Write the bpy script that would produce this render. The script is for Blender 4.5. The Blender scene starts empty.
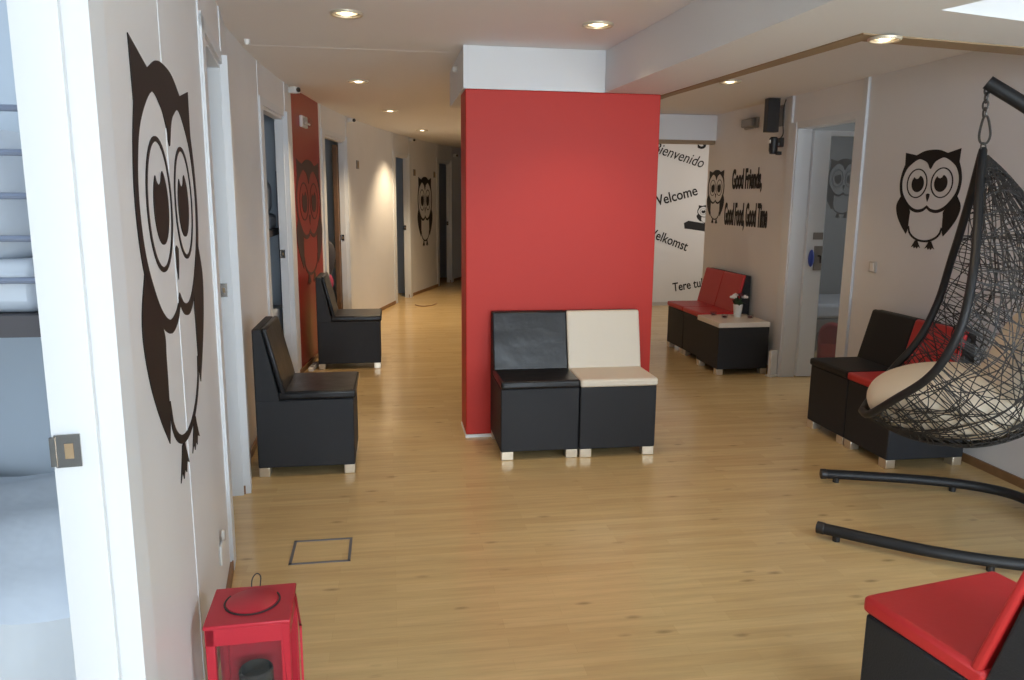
import bpy, math, random
from math import sin, cos, pi, radians as R, atan2, sqrt, hypot
from mathutils import Matrix, Vector
random.seed(7)
SC = bpy.context.scene
COL = SC.collection

# ------------------------------------------------------------------ camera, world, daylight, exposure
F_PX, CAM_H = 772.0, 1.55
YAW, PITCH, ROLL = R(9.05), math.atan(142/772.), R(0.5)
fw = Vector((sin(YAW)*cos(PITCH), cos(YAW)*cos(PITCH), -sin(PITCH)))
rt = Vector((cos(YAW), -sin(YAW), 0)); up = rt.cross(fw)
rt2 = cos(ROLL)*rt + sin(ROLL)*up; up2 = cos(ROLL)*up - sin(ROLL)*rt
cam_d = bpy.data.cameras.new('camera'); cam = bpy.data.objects.new('camera', cam_d); COL.objects.link(cam)
cam_d.sensor_width = 36; cam_d.lens = F_PX/1024*36; cam_d.clip_start = 0.05
m = Matrix((rt2, up2, -fw)).transposed().to_4x4(); m.translation = (0, 0, CAM_H)
cam.matrix_world = m
SC.camera = cam

world = bpy.data.worlds.new('world'); SC.world = world; world.use_nodes = True
world.node_tree.nodes['Background'].inputs[0].default_value = (0.75, 0.85, 1, 1)
world.node_tree.nodes['Background'].inputs[1].default_value = 0.25

def area(name, loc, target, sx, sy, power, color):
    l = bpy.data.lights.new(name, 'AREA'); l.shape = 'RECTANGLE'; l.size = sx; l.size_y = sy
    l.energy = power; l.color = color
    o = bpy.data.objects.new(name, l); COL.objects.link(o); o.location = loc
    o.rotation_euler = (Vector(target)-Vector(loc)).to_track_quat('-Z', 'Y').to_euler()
    return o
DAY = (0.74, 0.87, 1.0)
area('daylight_front_window', (1.0, -5.7, 1.35), (1.0, 4, 1.3), 3.2, 2.0, 175, DAY)
area('daylight_left_fill', (.25, -3.4, 1.4), (3.2, -1.2, 1.6), 1.8, 1.6, 34, DAY)  # added fill lamp, no window modelled: brightens right wall and beam face
area('daylight_side_fill', (3.37, .1, 1.4), (-.5, 1.9, 1.2), 2.2, 1.7, 38, DAY)  # added unseen fill lamp at the right wall, brightens the near left wall
area('daylight_bedroom_window', (-3.4, 0.9, 1.5), (-1, 1.6, 1.0), 1.4, 1.3, 48, DAY)
area('daylight_second_room', (-3.4, 4.1, 1.5), (0, 4.1, 1.2), 1.2, 1.2, 3, DAY)
area('daylight_third_room', (-3.4, 6.1, 1.5), (0, 6.1, 1.2), 1.2, 1.2, .9, DAY)
area('daylight_far_room', (-2.4, 11.9, 1.5), (1, 11.9, 1.2), 1.2, 1.2, .8, DAY)
area('daylight_farther_room', (-2.4, 14.2, 1.5), (1, 14.2, 1.2), 1.2, 1.2, .25, DAY)
area('daylight_side_room', (5.9, 6.3, 1.6), (3.5, 6.6, 1.2), 1.2, 1.2, 11, (.92, .96, 1))
area('daylight_lobby', (5.3, 9.4, 1.6), (3.0, 9.6, 1.2), 1.3, 1.3, 9, (1, .93, .85))

vs = SC.view_settings
vs.view_transform = 'Standard'; vs.look = 'None'; vs.gamma = 1; vs.use_curve_mapping = False
vs.exposure = 1.25

# ------------------------------------------------------------------ materials
def mat(name, rgb, rough=0.6, metal=0, spec=0.5, noise=0, nscale=8, bump=0, bscale=60, emit=None, estr=0, coat=0, alpha=1, trans=0):
    m = bpy.data.materials.new(name); m.use_nodes = True
    nt = m.node_tree; b = nt.nodes['Principled BSDF']
    b.inputs['Base Color'].default_value = (*rgb, 1); b.inputs['Roughness'].default_value = rough
    b.inputs['Metallic'].default_value = metal; b.inputs['Specular IOR Level'].default_value = spec
    b.inputs['Coat Weight'].default_value = coat
    b.inputs['Transmission Weight'].default_value = trans
    b.inputs['Alpha'].default_value = alpha
    if emit: b.inputs['Emission Color'].default_value = (*emit, 1); b.inputs['Emission Strength'].default_value = estr
    if noise or bump:
        tc = nt.nodes.new('ShaderNodeTexCoord')
    if noise:
        n = nt.nodes.new('ShaderNodeTexNoise'); n.inputs['Scale'].default_value = nscale; n.inputs['Detail'].default_value = 4
        mx = nt.nodes.new('ShaderNodeMix'); mx.data_type = 'RGBA'; mx.blend_type = 'MULTIPLY'; mx.inputs[0].default_value = 1
        rp = nt.nodes.new('ShaderNodeMapRange'); rp.inputs[1].default_value = .25; rp.inputs[2].default_value = .75
        rp.inputs[3].default_value = 1-noise; rp.inputs[4].default_value = 1+noise*.4
        nt.links.new(tc.outputs['Object'], n.inputs['Vector']); nt.links.new(n.outputs[0], rp.inputs[0])
        mx.inputs[6].default_value = (*rgb, 1); nt.links.new(rp.outputs[0], mx.inputs[7]); nt.links.new(mx.outputs[2], b.inputs['Base Color'])
    if bump:
        n = nt.nodes.new('ShaderNodeTexNoise'); n.inputs['Scale'].default_value = bscale; n.inputs['Detail'].default_value = 3
        bp = nt.nodes.new('ShaderNodeBump'); bp.inputs['Strength'].default_value = bump; bp.inputs['Distance'].default_value = .01
        nt.links.new(tc.outputs['Object'], n.inputs['Vector']); nt.links.new(n.outputs[0], bp.inputs['Height']); nt.links.new(bp.outputs[0], b.inputs['Normal'])
    return m

def floor_material():
    m = bpy.data.materials.new('oak_laminate'); m.use_nodes = True
    nt = m.node_tree; b = nt.nodes['Principled BSDF']; N = nt.nodes.new; L = nt.links.new
    tc = N('ShaderNodeTexCoord')
    br = N('ShaderNodeTexBrick'); br.offset = .37; br.offset_frequency = 2
    br.inputs['Scale'].default_value = 1; br.inputs['Brick Width'].default_value = .62; br.inputs['Row Height'].default_value = .064
    br.inputs['Mortar Size'].default_value = .0004; br.inputs['Mortar Smooth'].default_value = .5
    br.inputs['Color1'].default_value = (.60, .42, .195, 1); br.inputs['Color2'].default_value = (.67, .485, .235, 1)
    br.inputs['Mortar'].default_value = (.50, .34, .14, 1); br.inputs['Bias'].default_value = .1
    L(tc.outputs['Object'], br.inputs['Vector'])
    # long grain
    mp = N('ShaderNodeMapping'); mp.inputs['Scale'].default_value = (1.6, 22, 1); L(tc.outputs['Object'], mp.inputs[0])
    n1 = N('ShaderNodeTexNoise'); n1.inputs['Scale'].default_value = 1.5; n1.inputs['Detail'].default_value = 6; n1.inputs['Roughness'].default_value = .65
    L(mp.outputs[0], n1.inputs['Vector'])
    r1 = N('ShaderNodeMapRange'); r1.inputs[1].default_value = .3; r1.inputs[2].default_value = .7; r1.inputs[3].default_value = .86; r1.inputs[4].default_value = 1.07
    L(n1.outputs[0], r1.inputs[0])
    # knots
    mp2 = N('ShaderNodeMapping'); mp2.inputs['Scale'].default_value = (1.5, 4.2, 1); L(tc.outputs['Object'], mp2.inputs[0])
    vo = N('ShaderNodeTexVoronoi'); vo.inputs['Scale'].default_value = 2.3; L(mp2.outputs[0], vo.inputs['Vector'])
    n2 = N('ShaderNodeTexNoise'); n2.inputs['Scale'].default_value = 14; L(mp.outputs[0], n2.inputs['Vector'])
    ad = N('ShaderNodeMath'); ad.operation = 'MULTIPLY_ADD'; ad.inputs[1].default_value = .16; L(n2.outputs[0], ad.inputs[0]); L(vo.outputs['Distance'], ad.inputs[2])
    r2 = N('ShaderNodeMapRange'); r2.inputs[1].default_value = .09; r2.inputs[2].default_value = .22; r2.inputs[3].default_value = .55; r2.inputs[4].default_value = 1
    L(ad.outputs[0], r2.inputs[0])
    mu = N('ShaderNodeMath'); mu.operation = 'MULTIPLY'; L(r1.outputs[0], mu.inputs[0]); L(r2.outputs[0], mu.inputs[1])
    mx = N('ShaderNodeMix'); mx.data_type = 'RGBA'; mx.blend_type = 'MULTIPLY'; mx.inputs[0].default_value = 1
    L(br.outputs['Color'], mx.inputs[6]); L(mu.outputs[0], mx.inputs[7]); L(mx.outputs[2], b.inputs['Base Color'])
    b.inputs['Roughness'].default_value = .2; b.inputs['Specular IOR Level'].default_value = .45
    nb = N('ShaderNodeTexNoise'); nb.inputs['Scale'].default_value = 3; L(mp.outputs[0], nb.inputs['Vector'])
    bp = N('ShaderNodeBump'); bp.inputs['Strength'].default_value = .06; bp.inputs['Distance'].default_value = .01; L(nb.outputs[0], bp.inputs['Height']); L(bp.outputs[0], b.inputs['Normal'])
    return m

M = dict(
    floor=floor_material(),
    wall=mat('white_wall_paint', (.74, .74, .745), .55, noise=.03, nscale=2),
    panel=mat('pale_wall_panel', (.73, .73, .735), .38, noise=.03, nscale=3),
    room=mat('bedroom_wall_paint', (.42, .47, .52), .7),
    ceil=mat('ceiling_paint', (.82, .82, .83), .7),
    bulk=mat('bulkhead_paint', (.74, .75, .76), .6),
    trim=mat('white_door_trim', (.68, .70, .72), .4),
    wood=mat('skirting_wood', (.25, .13, .055), .45, noise=.2, nscale=20),
    tan=mat('tan_edge_strip', (.30, .21, .12), .6),
    red=mat('red_wall_paint', (.50, .028, .017), .5, spec=.3),
    redpanel=mat('red_wall_panel', (.31, .022, .015), .35),
    ink=mat('black_vinyl', (.013, .011, .011), .55, spec=.25),
    ghost=mat('owl_glass_grey', (.14, .145, .15), .5),
    blackfab=mat('black_upholstery', (.018, .019, .022), .6, spec=.35, bump=.15, bscale=220),
    blackleather=mat('black_leather', (.011, .0115, .013), .30, spec=.35, bump=.7, bscale=5),
    blackmatte=mat('black_seat_cover', (.012, .012, .013), .6, spec=.3),
    redleather=mat('red_leather', (.52, .022, .025), .45, bump=.08, bscale=40),
    creamleather=mat('cream_leather', (.67, .60, .49), .5, bump=.08, bscale=40),
    foot=mat('brushed_metal_foot', (.66, .58, .46), .3, metal=.7),
    metal=mat('dark_steel', (.013, .0135, .015), .5, spec=.35),
    chain=mat('chain_steel', (.08, .075, .07), .4, metal=.7),
    wicker=mat('dark_wicker', (.012, .010, .009), .6),
    cushion=mat('cream_cushion_cloth', (.74, .66, .53), .85, bump=.25, bscale=14),
    lantern=mat('red_lacquered_metal', (.47, .018, .035), .38),
    glass=mat('clear_glass', (.12, .13, .13), .05, alpha=.10, spec=.4),
    candle=mat('dark_candle_glass', (.045, .045, .04), .25),
    chrome=mat('chrome', (.36, .33, .30), .22, metal=1),
    bulb=mat('lamp_bulb', (1, .9, .7), .4, emit=(1, .80, .52), estr=3.2),
    ring=mat('lamp_ring', (.62, .55, .42), .35, metal=.3),
    sheet=mat('grey_bed_sheet', (.50, .54, .59), .75, bump=.9, bscale=5),
    bunk=mat('blue_grey_bunk_metal', (.15, .18, .25), .4),
    darkboard=mat('dark_bed_board', (.05, .045, .05), .6),
    plast=mat('white_plastic', (.78, .78, .76), .4),
    darkplast=mat('black_plastic', (.02, .018, .018), .45),
    greyplast=mat('grey_plastic', (.22, .21, .20), .4),
    paleplast=mat('pale_plastic', (.55, .53, .50), .4),
    blue=mat('blue_tag', (.03, .06, .35), .4),
    leaf=mat('dark_green_leaf', (.02, .05, .02), .5),
    petal=mat('white_petal', (.80, .74, .74), .6),
    winepetal=mat('wine_petal', (.10, .012, .03), .6),
    brown=mat('brown_door_wood', (.17, .09, .045), .5, noise=.2, nscale=12),
    jacket=mat('dark_cloth', (.06, .055, .06), .8),
    pink=mat('pink_cloth', (.45, .06, .12), .8),
    hatch=mat('hatch_frame_metal', (.14, .14, .15), .45),
)

# ------------------------------------------------------------------ mesh builder
class MB:
    def __init__(s): s.v = []; s.f = []
    def add(s, vs, fs, M4=None):
        o = len(s.v)
        s.v += [tuple(M4 @ Vector(p)) if M4 else tuple(p) for p in vs]
        s.f += [tuple(i+o for i in f) for f in fs]; return s
    def box(s, x0, x1, y0, y1, z0, z1, M4=None):
        vs = [(x, y, z) for z in (z0, z1) for y in (y0, y1) for x in (x0, x1)]
        return s.add(vs, [(0, 2, 3, 1), (4, 5, 7, 6), (0, 1, 5, 4), (2, 6, 7, 3), (0, 4, 6, 2), (1, 3, 7, 5)], M4)
    def prism(s, poly, a, b, f):           # poly of 2-d points, f(p, t) -> 3-d
        n = len(poly); vs = [f(p, a) for p in poly] + [f(p, b) for p in poly]
        fs = [tuple(range(n)), tuple(range(2*n-1, n-1, -1))] + [(i, i+n, (i+1) % n+n, (i+1) % n) for i in range(n)]
        return s.add(vs, fs)
    def tube(s, pts, r, n=8, closed=False, cap=True):
        P = [Vector(p) for p in pts]; k = len(P); rs = r if isinstance(r, (list, tuple)) else [r]*k
        o = len(s.v); nrm = None
        for i in range(k):
            a = P[i-1] if (i or closed) else P[i]; b = P[(i+1) % k] if (i < k-1 or closed) else P[i]
            t = (b-a).normalized() if (b-a).length > 1e-9 else Vector((0, 0, 1))
            if nrm is None:
                nrm = t.orthogonal().normalized()
            nrm = (nrm-t*nrm.dot(t)); nrm = nrm.normalized() if nrm.length > 1e-6 else t.orthogonal().normalized()
            bi = t.cross(nrm)
            for j in range(n):
                q = P[i]+(nrm*cos(2*pi*j/n)+bi*sin(2*pi*j/n))*rs[i]; s.v.append(tuple(q))
        for i in range(k if closed else k-1):
            for j in range(n):
                i2 = (i+1) % k
                s.f.append((o+i*n+j, o+i*n+(j+1) % n, o+i2*n+(j+1) % n, o+i2*n+j))
        if cap and not closed:
            s.f.append(tuple(o+j for j in range(n-1, -1, -1))); s.f.append(tuple(o+(k-1)*n+j for j in range(n)))
        return s
    def lathe(s, prof, n=24, c=(0, 0, 0), M4=None):   # prof [(r,z)]
        vs = []; fs = []
        for r, z in prof:
            for j in range(n): vs.append((c[0]+r*cos(2*pi*j/n), c[1]+r*sin(2*pi*j/n), c[2]+z))
        for i in range(len(prof)-1):
            for j in range(n): fs.append((i*n+j, i*n+(j+1) % n, (i+1)*n+(j+1) % n, (i+1)*n+j))
        if prof[0][0] > 1e-5: fs.append(tuple(range(n-1, -1, -1)))
        if prof[-1][0] > 1e-5: fs.append(tuple((len(prof)-1)*n+j for j in range(n)))
        return s.add(vs, fs, M4)
    def grid(s, rows, closed_v=False):
        o = len(s.v); k = len(rows[0])
        for r in rows: s.v += [tuple(p) for p in r]
        for i in range(len(rows)-1):
            for j in range(k if closed_v else k-1):
                j2 = (j+1) % k
                s.f.append((o+i*k+j, o+i*k+j2, o+(i+1)*k+j2, o+(i+1)*k+j))
        return s
    def ball(s, c, rx, ry, rz, n=12, m=8):
        rows = [[(c[0]+rx*sin(pi*i/m)*cos(2*pi*j/n), c[1]+ry*sin(pi*i/m)*sin(2*pi*j/n), c[2]+rz*cos(pi*i/m)) for j in range(n)] for i in range(m+1)]
        return s.grid(rows, True)
    def build(s, name, material, parent=None, bev=0, seg=2, smooth=True, kind=None, subd=0):
        me = bpy.data.meshes.new(name); me.from_pydata(s.v, [], s.f)
        import bmesh
        bm = bmesh.new(); bm.from_mesh(me); bmesh.ops.remove_doubles(bm, verts=bm.verts, dist=1e-6)
        bmesh.ops.recalc_face_normals(bm, faces=bm.faces); bm.to_mesh(me); bm.free()
        me.materials.append(material)
        o = bpy.data.objects.new(name, me); COL.objects.link(o)
        if parent: o.parent = parent
        if smooth:
            me.polygons.foreach_set('use_smooth', [True]*len(me.polygons)); me.set_sharp_from_angle(angle=R(38))
        if bev:
            b = o.modifiers.new('bevel', 'BEVEL'); b.width = bev; b.segments = seg; b.limit_method = 'ANGLE'; b.angle_limit = R(40)
            if smooth: b.harden_normals = False
        if subd:
            b = o.modifiers.new('subd', 'SUBSURF'); b.levels = subd; b.render_levels = subd
        if kind: o['kind'] = kind
        return o

def tag(o, label, cat, group=None):
    o['label'] = label; o['category'] = cat
    if group: o['group'] = group
    return o
def thing(name, label, cat, loc=(0, 0, 0), rz=0, group=None):
    o = bpy.data.objects.new(name, None); COL.objects.link(o); o.location = loc; o.rotation_euler = (0, 0, rz)
    o.empty_display_size = .1
    return tag(o, label, cat, group)
def struct(name, mb, material, parent=None, **k):
    return mb.build(name, material, parent, kind=None if parent else 'structure', **k)
def copy_tree(o, parent=None):
    c = o.copy(); COL.objects.link(c)
    if parent: c.parent = parent
    for ch in o.children: copy_tree(ch, c)
    return c
def catmull(P, k=6, closed=False):
    P = [Vector(p) for p in P]; n = len(P); out = []
    for i in range(n if closed else n-1):
        p1, p2 = P[i], P[(i+1) % n]
        p0 = P[i-1] if (i or closed) else p1*2-p2
        p3 = P[(i+2) % n] if (i+2 < n or closed) else p2*2-p1
        for j in range(k):
            t = j/k; out.append(.5*((2*p1)+(p2-p0)*t+(2*p0-5*p1+4*p2-p3)*t*t+(3*p1-p0-3*p2+p3)*t**3))
    if not closed: out.append(P[-1])
    return out

# ------------------------------------------------------------------ setting
ZC = 2.45
XR = 3.43
struct('floor', MB().box(-4.2, 7, -6.0, 18, -.1, 0), M['floor'], smooth=False)
struct('ceiling', MB().box(-4.2, 7, -6.0, 18, ZC, ZC+.1), M['ceil'], smooth=False)
struct('ceiling_right', MB().box(1.75, XR-.001, 2.95, 8.0, 2.425, ZC-.001), M['ceil'], smooth=False)

def W(y):
    k = (-.668-.117*(4.6-3.03))-(-.868+.0233*.25)
    return -.668-.117*(y-3.03) if y < 4.6 else -.868+.0233*(y-5.1)**2+k*max(0, 5.6-y)
TH = .06
def seg(mb, y0, y1, z0=0, z1=ZC, off=0, th=TH):
    a = Vector((W(y0), y0)); b = Vector((W(y1), y1)); t = (b-a).normalized(); n = Vector((t.y, -t.x))
    a0 = a+n*off; b0 = b+n*off; a1 = a-n*(th-off*0); b1 = b-n*th
    vs = [(p.x, p.y, z) for z in (z0, z1) for p in (a0, b0, b1, a1)]
    mb.add(vs, [(0, 1, 2, 3), (4, 7, 6, 5), (0, 4, 5, 1), (1, 5, 6, 2), (2, 6, 7, 3), (3, 7, 4, 0)])
DOORS = [(0.30, 1.256, 'door_1', 2.16), (3.27, 4.03, 'door_2', 2.16), (5.76, 6.55, 'door_3', 2.16), (8.25, 9.15, 'door_4', 2.16), (11.55, 12.15, 'door_5', 2.14), (13.72, 14.3, 'door_6', 2.15)]
SOLID = [(-6.0, .30), (1.256, 2.2, 3.27), (4.03, 4.6, 5.2, 5.76), (6.55, 6.93), (8.05, 8.25), (9.15, 9.8, 10.6, 11.55), (12.15, 12.35, 13.72), (14.3, 15, 16, 17, 18)]
wl = MB()
for sg in SOLID:
    for a, b in zip(sg, sg[1:]): seg(wl, a, b)
for a, b, n_, zt in DOORS: seg(wl, a, b, zt, ZC)
struct('wall_left', wl, M['panel'], smooth=False)
rp = MB(); seg(rp, 6.93, 8.05); struct('wall_left_red_panel', rp, M['redpanel'], smooth=False)
sk = MB()
for sg in SOLID+[(6.93, 8.05)]:
    for a, b in zip(sg, sg[1:]): seg(sk, a, b, 0, .045, .012, 0)
struct('baseboard_left', sk, M['wood'], smooth=False)

def vstrip(mb, y, w, z0=0, z1=ZC, off=.006, inward=0):
    seg(mb, y-w/2, y+w/2, z0, z1, off, inward)
# panel joints of the left wall
jm = MB()
for y in (1.53, 2.2, 4.9, 10.05, 10.95, 13.0): vstrip(jm, y, .009, .045, ZC-.001, .0018)
struct('trim_1', jm, M['trim'], smooth=False)
hd = {}
for (a, b, nm, zt) in DOORS:
    fr = MB(); big = nm in ('door_1',)
    cw = .11 if big else .10
    seg(fr, a-.11, a, 0, zt+.05, .014, 0); seg(fr, b+.008, b+cw, 0, zt+.05, .038, 0)       # casings
    seg(fr, a-.11, b+cw, zt+.008, zt+.06, .014, 0)
    seg(fr, a, a+.012, 0, zt, .003, TH); seg(fr, b-.014, b, 0, zt, .003, TH); seg(fr, a, b, zt-.014, zt, .003, TH)  # lining
    vstrip(fr, a-.115, .014, 0, ZC-.001, .006)
    if not big: vstrip(fr, b+cw+.006, .014, 0, ZC-.001, .006)
    d = struct(nm, fr, M['trim'], smooth=False); hd[nm] = d
    # strike plate on the far jamb
    p = Vector((W(b), b)); q = Vector((W(b+.1), b+.1)); t = (q-p).normalized(); n = Vector((t.y, -t.x))
    zz = 1.16 if big else 1.085
    pl = MB(); c = p-t*.016-n*.038
    Mx = Matrix(((n.x, t.x, 0, c.x), (n.y, t.y, 0, c.y), (0, 0, 1, zz), (0, 0, 0, 1)))
    ph = .026 if big else .034
    pl.box(-.018, .018, -.003, .001, -ph, ph, Mx); pl.box(-.024, -.016, -.006, .001, -ph+.003, ph-.003, Mx)
    o = pl.build('strike_plate', M['chrome'], d)
    hl = MB(); hl.box(-.004, .008, -.0045, -.002, -.012, .012, Mx); hl.build('latch_hole', M['tan'], o)

# rooms behind the left wall
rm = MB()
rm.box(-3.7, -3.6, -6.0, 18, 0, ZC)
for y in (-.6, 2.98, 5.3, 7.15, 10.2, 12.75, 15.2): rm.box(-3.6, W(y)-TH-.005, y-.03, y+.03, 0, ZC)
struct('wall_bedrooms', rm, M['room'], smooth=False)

# right wall
wr = MB()
wr.box(XR, XR+.1, -6.0, 5.42, 0, ZC); wr.box(XR, XR+.1, 6.27, 8.13, 0, ZC); wr.box(XR, XR+.1, 5.42, 6.27, 2.16, ZC)
struct('wall_right', wr, M['wall'], smooth=False)
sk = MB(); sk.box(XR-.014, XR, -6.0, 5.3, 0, .05); sk.box(XR-.014, XR, 6.42, 8.13, 0, .05)
struct('baseboard_right', sk, M['wood'], smooth=False)
fr = MB()
fr.box(XR-.02, XR, 5.30, 5.345, 0, 2.424); fr.box(XR-.02, XR, 5.345, 5.42, 0, 2.2); fr.box(XR-.012, XR, 5.345, 5.37, 2.2, 2.424)
fr.box(XR-.02, XR, 6.27, 6.36, 0, 2.2); fr.box(XR-.02, XR, 6.36, 6.40, 0, 2.424)
fr.box(XR-.016, XR, 5.42, 6.27, 2.16, 2.2)
fr.box(XR-.01, XR+.12, 6.255, 6.27, 0, 2.16); fr.box(XR-.01, XR+.12, 5.42, 5.435, 0, 2.16); fr.box(XR-.01, XR+.12, 5.42, 6.27, 2.145, 2.16)
dr = struct('door_7', fr, M['trim'], smooth=False)
# its leaf, opened inwards
MXl = Matrix.Translation((3.555, 6.225, 0))
lfm = mat('pale_door_leaf', (.66, .69, .72), .4)
lf = MB(); lf.box(0, .155, 0, .04, .01, 2.13, MXl); lf.box(.68, .80, 0, .04, .01, 2.13, MXl); lf.box(.155, .68, 0, .04, 2.09, 2.13, MXl); lf.box(.155, .68, 0, .04, .01, .12, MXl)
lf = lf.build('leaf', lfm, dr, bev=.003)
MB().box(.15, .685, .016, .024, .115, 2.095, MXl).build('glass_panel', mat('smoked_door_glass', (.15, .16, .17), .08, alpha=.38), lf)
MB().box(.075, .155, -.012, 0, .955, 1.165, MXl).build('lock_plate', M['greyplast'], lf, bev=.004)
MB().tube([MXl @ Vector((.115, -.012, 1.08)), MXl @ Vector((.115, -.05, 1.08)), MXl @ Vector((.115, -.055, 1.02))], .009).build('handle', M['darkplast'], lf)
MB().box(.06, .15, -.006, 0, 1.22, 1.28, MXl).build('number_plate', M['greyplast'], lf)
kt = MB().ball((0, 0, 0), .028, .012, .075, 14, 8)
kt.v = [tuple(MXl @ (Vector(p)+Vector((.045, -.02, 1.06)))) for p in kt.v]
tag(kt.build('key_tag', M['blue']), 'blue key tag hanging at the lock of the right-hand door', 'key tag')
# room behind the right door
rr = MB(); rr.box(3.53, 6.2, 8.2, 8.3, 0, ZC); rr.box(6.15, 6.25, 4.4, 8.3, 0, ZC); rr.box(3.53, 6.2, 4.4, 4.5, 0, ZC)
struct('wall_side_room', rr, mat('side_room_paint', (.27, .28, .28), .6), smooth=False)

# back and far ends
eb = MB(); eb.box(-4.2, 7, -6.0, -5.9, 0, ZC); struct('wall_back', eb, M['wall'], smooth=False)
ww = MB(); ww.box(1.9, 5.9, 10.9, 11.0, 0, ZC); ww.box(1.9, 2.0, 11.0, 13.2, 0, ZC)
struct('wall_welcome', ww, M['wall'], smooth=False)
MB2 = MB(); MB2.box(5.8, 5.9, 8.3, 10.9, 0, ZC); MB2.box(2.0, 5, 17.5, 17.6, 0, ZC); MB2.box(4.2, 4.3, 11, 17.6, 0, ZC); struct('wall_far', MB2, M['wall'], smooth=False)
struct('baseboard_welcome', MB().box(1.9, 5.8, 10.886, 10.9, 0, .05), M['paleplast'], smooth=False)

# pillar, bulkheads, soffit
PX0, PX1, PY0, PY1 = .474, 1.712, 4.858, 5.16
struct('wall_pillar', MB().box(PX0, PX1, PY0, PY1, .02, 2.20), M['red'], bev=.006)
struct('baseboard_pillar', MB().box(PX0-.004, PX1+.004, PY0-.004, PY1+.004, 0, .02), M['plast'], smooth=False)
struct('ceiling_bulkhead', MB().box(PX0-.012, 1.345, PY0-.006, 5.9, 2.20, ZC-.001), M['bulk'], smooth=False)
so = MB()
cap = lambda p, z: (p[0], p[1], z)
so.prism([(1.345, 5.9), (1.345, 4.89), (1.465, 2.5), (1.88, -5.89), (2.6, -5.89), (2.05, 2.05), (1.895, 2.56), (1.93, 3.07), (1.782, 4.89), (1.782, 5.9)], 2.20, ZC-.001, cap)
so.prism([(1.895, 2.56), (XR-.001, 2.91), (XR-.001, 3.31), (1.93, 3.07)], 2.2002, ZC-.001, cap)
struct('ceiling_soffit', so, M['bulk'], smooth=False)
ts = MB()
ts.prism([(1.855, 2.943), (1.93, 3.07), (1.782, 4.89), (1.782, 5.9), (1.722, 5.9), (1.722, 4.89)], 2.194, 2.20, cap)
ts.prism([(1.855, 2.943), (XR-.002, 3.18), (XR-.002, 3.31), (1.93, 3.07)], 2.1935, 2.20, cap)
struct('trim_2', ts, M['tan'], smooth=False)
struct('ceiling_far_bulkhead', MB().box(1.75, XR-.001, 7.95, 8.10, 2.165, ZC-.03), M['bulk'], smooth=False)
struct('trim_3', MB().box(1.75, XR-.002, 7.97, 8.09, 2.13, 2.165), M['tan'], smooth=False)
struct('trim_4', MB().box(-.85, .466, 5.12, 5.125, ZC-.0008, ZC), M['ceil'], smooth=False)
# floor hatch
HM = Matrix.Translation((-.323, 3.295, 0)) @ Matrix.Rotation(R(.3), 4, 'Z')
ht = MB(); a, b, w = .13, .118, .012
ht.box(-a, a, -b, -b+w, 0, .003, HM); ht.box(-a, a, b-w, b, 0, .003, HM); ht.box(-a, -a+w, -b, b, 0, .003, HM); ht.box(a-w, a, -b, b, 0, .003, HM)
tag(ht.build('floor_hatch', M['hatch'], smooth=False), 'thin dark metal frame of a square hatch set in the wooden floor', 'floor hatch')

# ------------------------------------------------------------------ recessed lamps
LAMPG = 'recessed ceiling lamps'
WARM = (1, .76, .48)
def downlight(x, y, z, label, power, r=.082):
    t = thing('ceiling_lamp', label, 'ceiling lamp', (x, y, z), 0, LAMPG)
    MB().lathe([(r*.80, -.002), (r*.82, -.010), (r*.95, -.012), (r, -.006), (r, 0)], 28).build('trim_ring', M['ring'], t)
    MB().lathe([(r*.80, -.001), (r*.42, -.0035), (.0001, -.0035)], 24).build('reflector', mat('lamp_reflector', (.9, .8, .6), .2, metal=.6, emit=(1, .72, .42), estr=.7), t)
    b = MB(); b.lathe([(.0001, -.011), (r*.2, -.0105), (r*.33, -.008), (r*.36, -.004)], 20); b.build('bulb', M['bulb'], t)
    l = bpy.data.lights.new('lamp_light', 'SPOT'); l.energy = power*1.8; l.color = WARM; l.spot_size = R(112); l.spot_blend = .7; l.shadow_soft_size = .05
    o = bpy.data.objects.new('lamp_light', l); COL.objects.link(o); o.parent = t; o.location = (0, 0, -.03)
    return t
downlight(-.187, 4.16, ZC, 'recessed ceiling lamp nearest the camera above the left walkway', 5)
downlight(1.105, 4.16, ZC, 'recessed ceiling lamp just in front of the white bulkhead over the red pillar', 5)
downlight(-.214, 6.49, ZC, 'recessed ceiling lamp above the left walkway, level with the red wall panel', 13)
downlight(.037, 8.58, ZC, 'small recessed ceiling lamp, third from the front along the left corridor', 24)
downlight(.472, 10.9, ZC, 'farthest recessed ceiling lamp down the left corridor', 34)
downlight(1.975, 2.985, 2.192, 'recessed lamp at the corner of the lowered soffit and its tan edge strip', 3, .064)
downlight(2.55, 5.72, 2.425, 'recessed ceiling lamp above the right side, left of the black wall speaker', 4.5)

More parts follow.
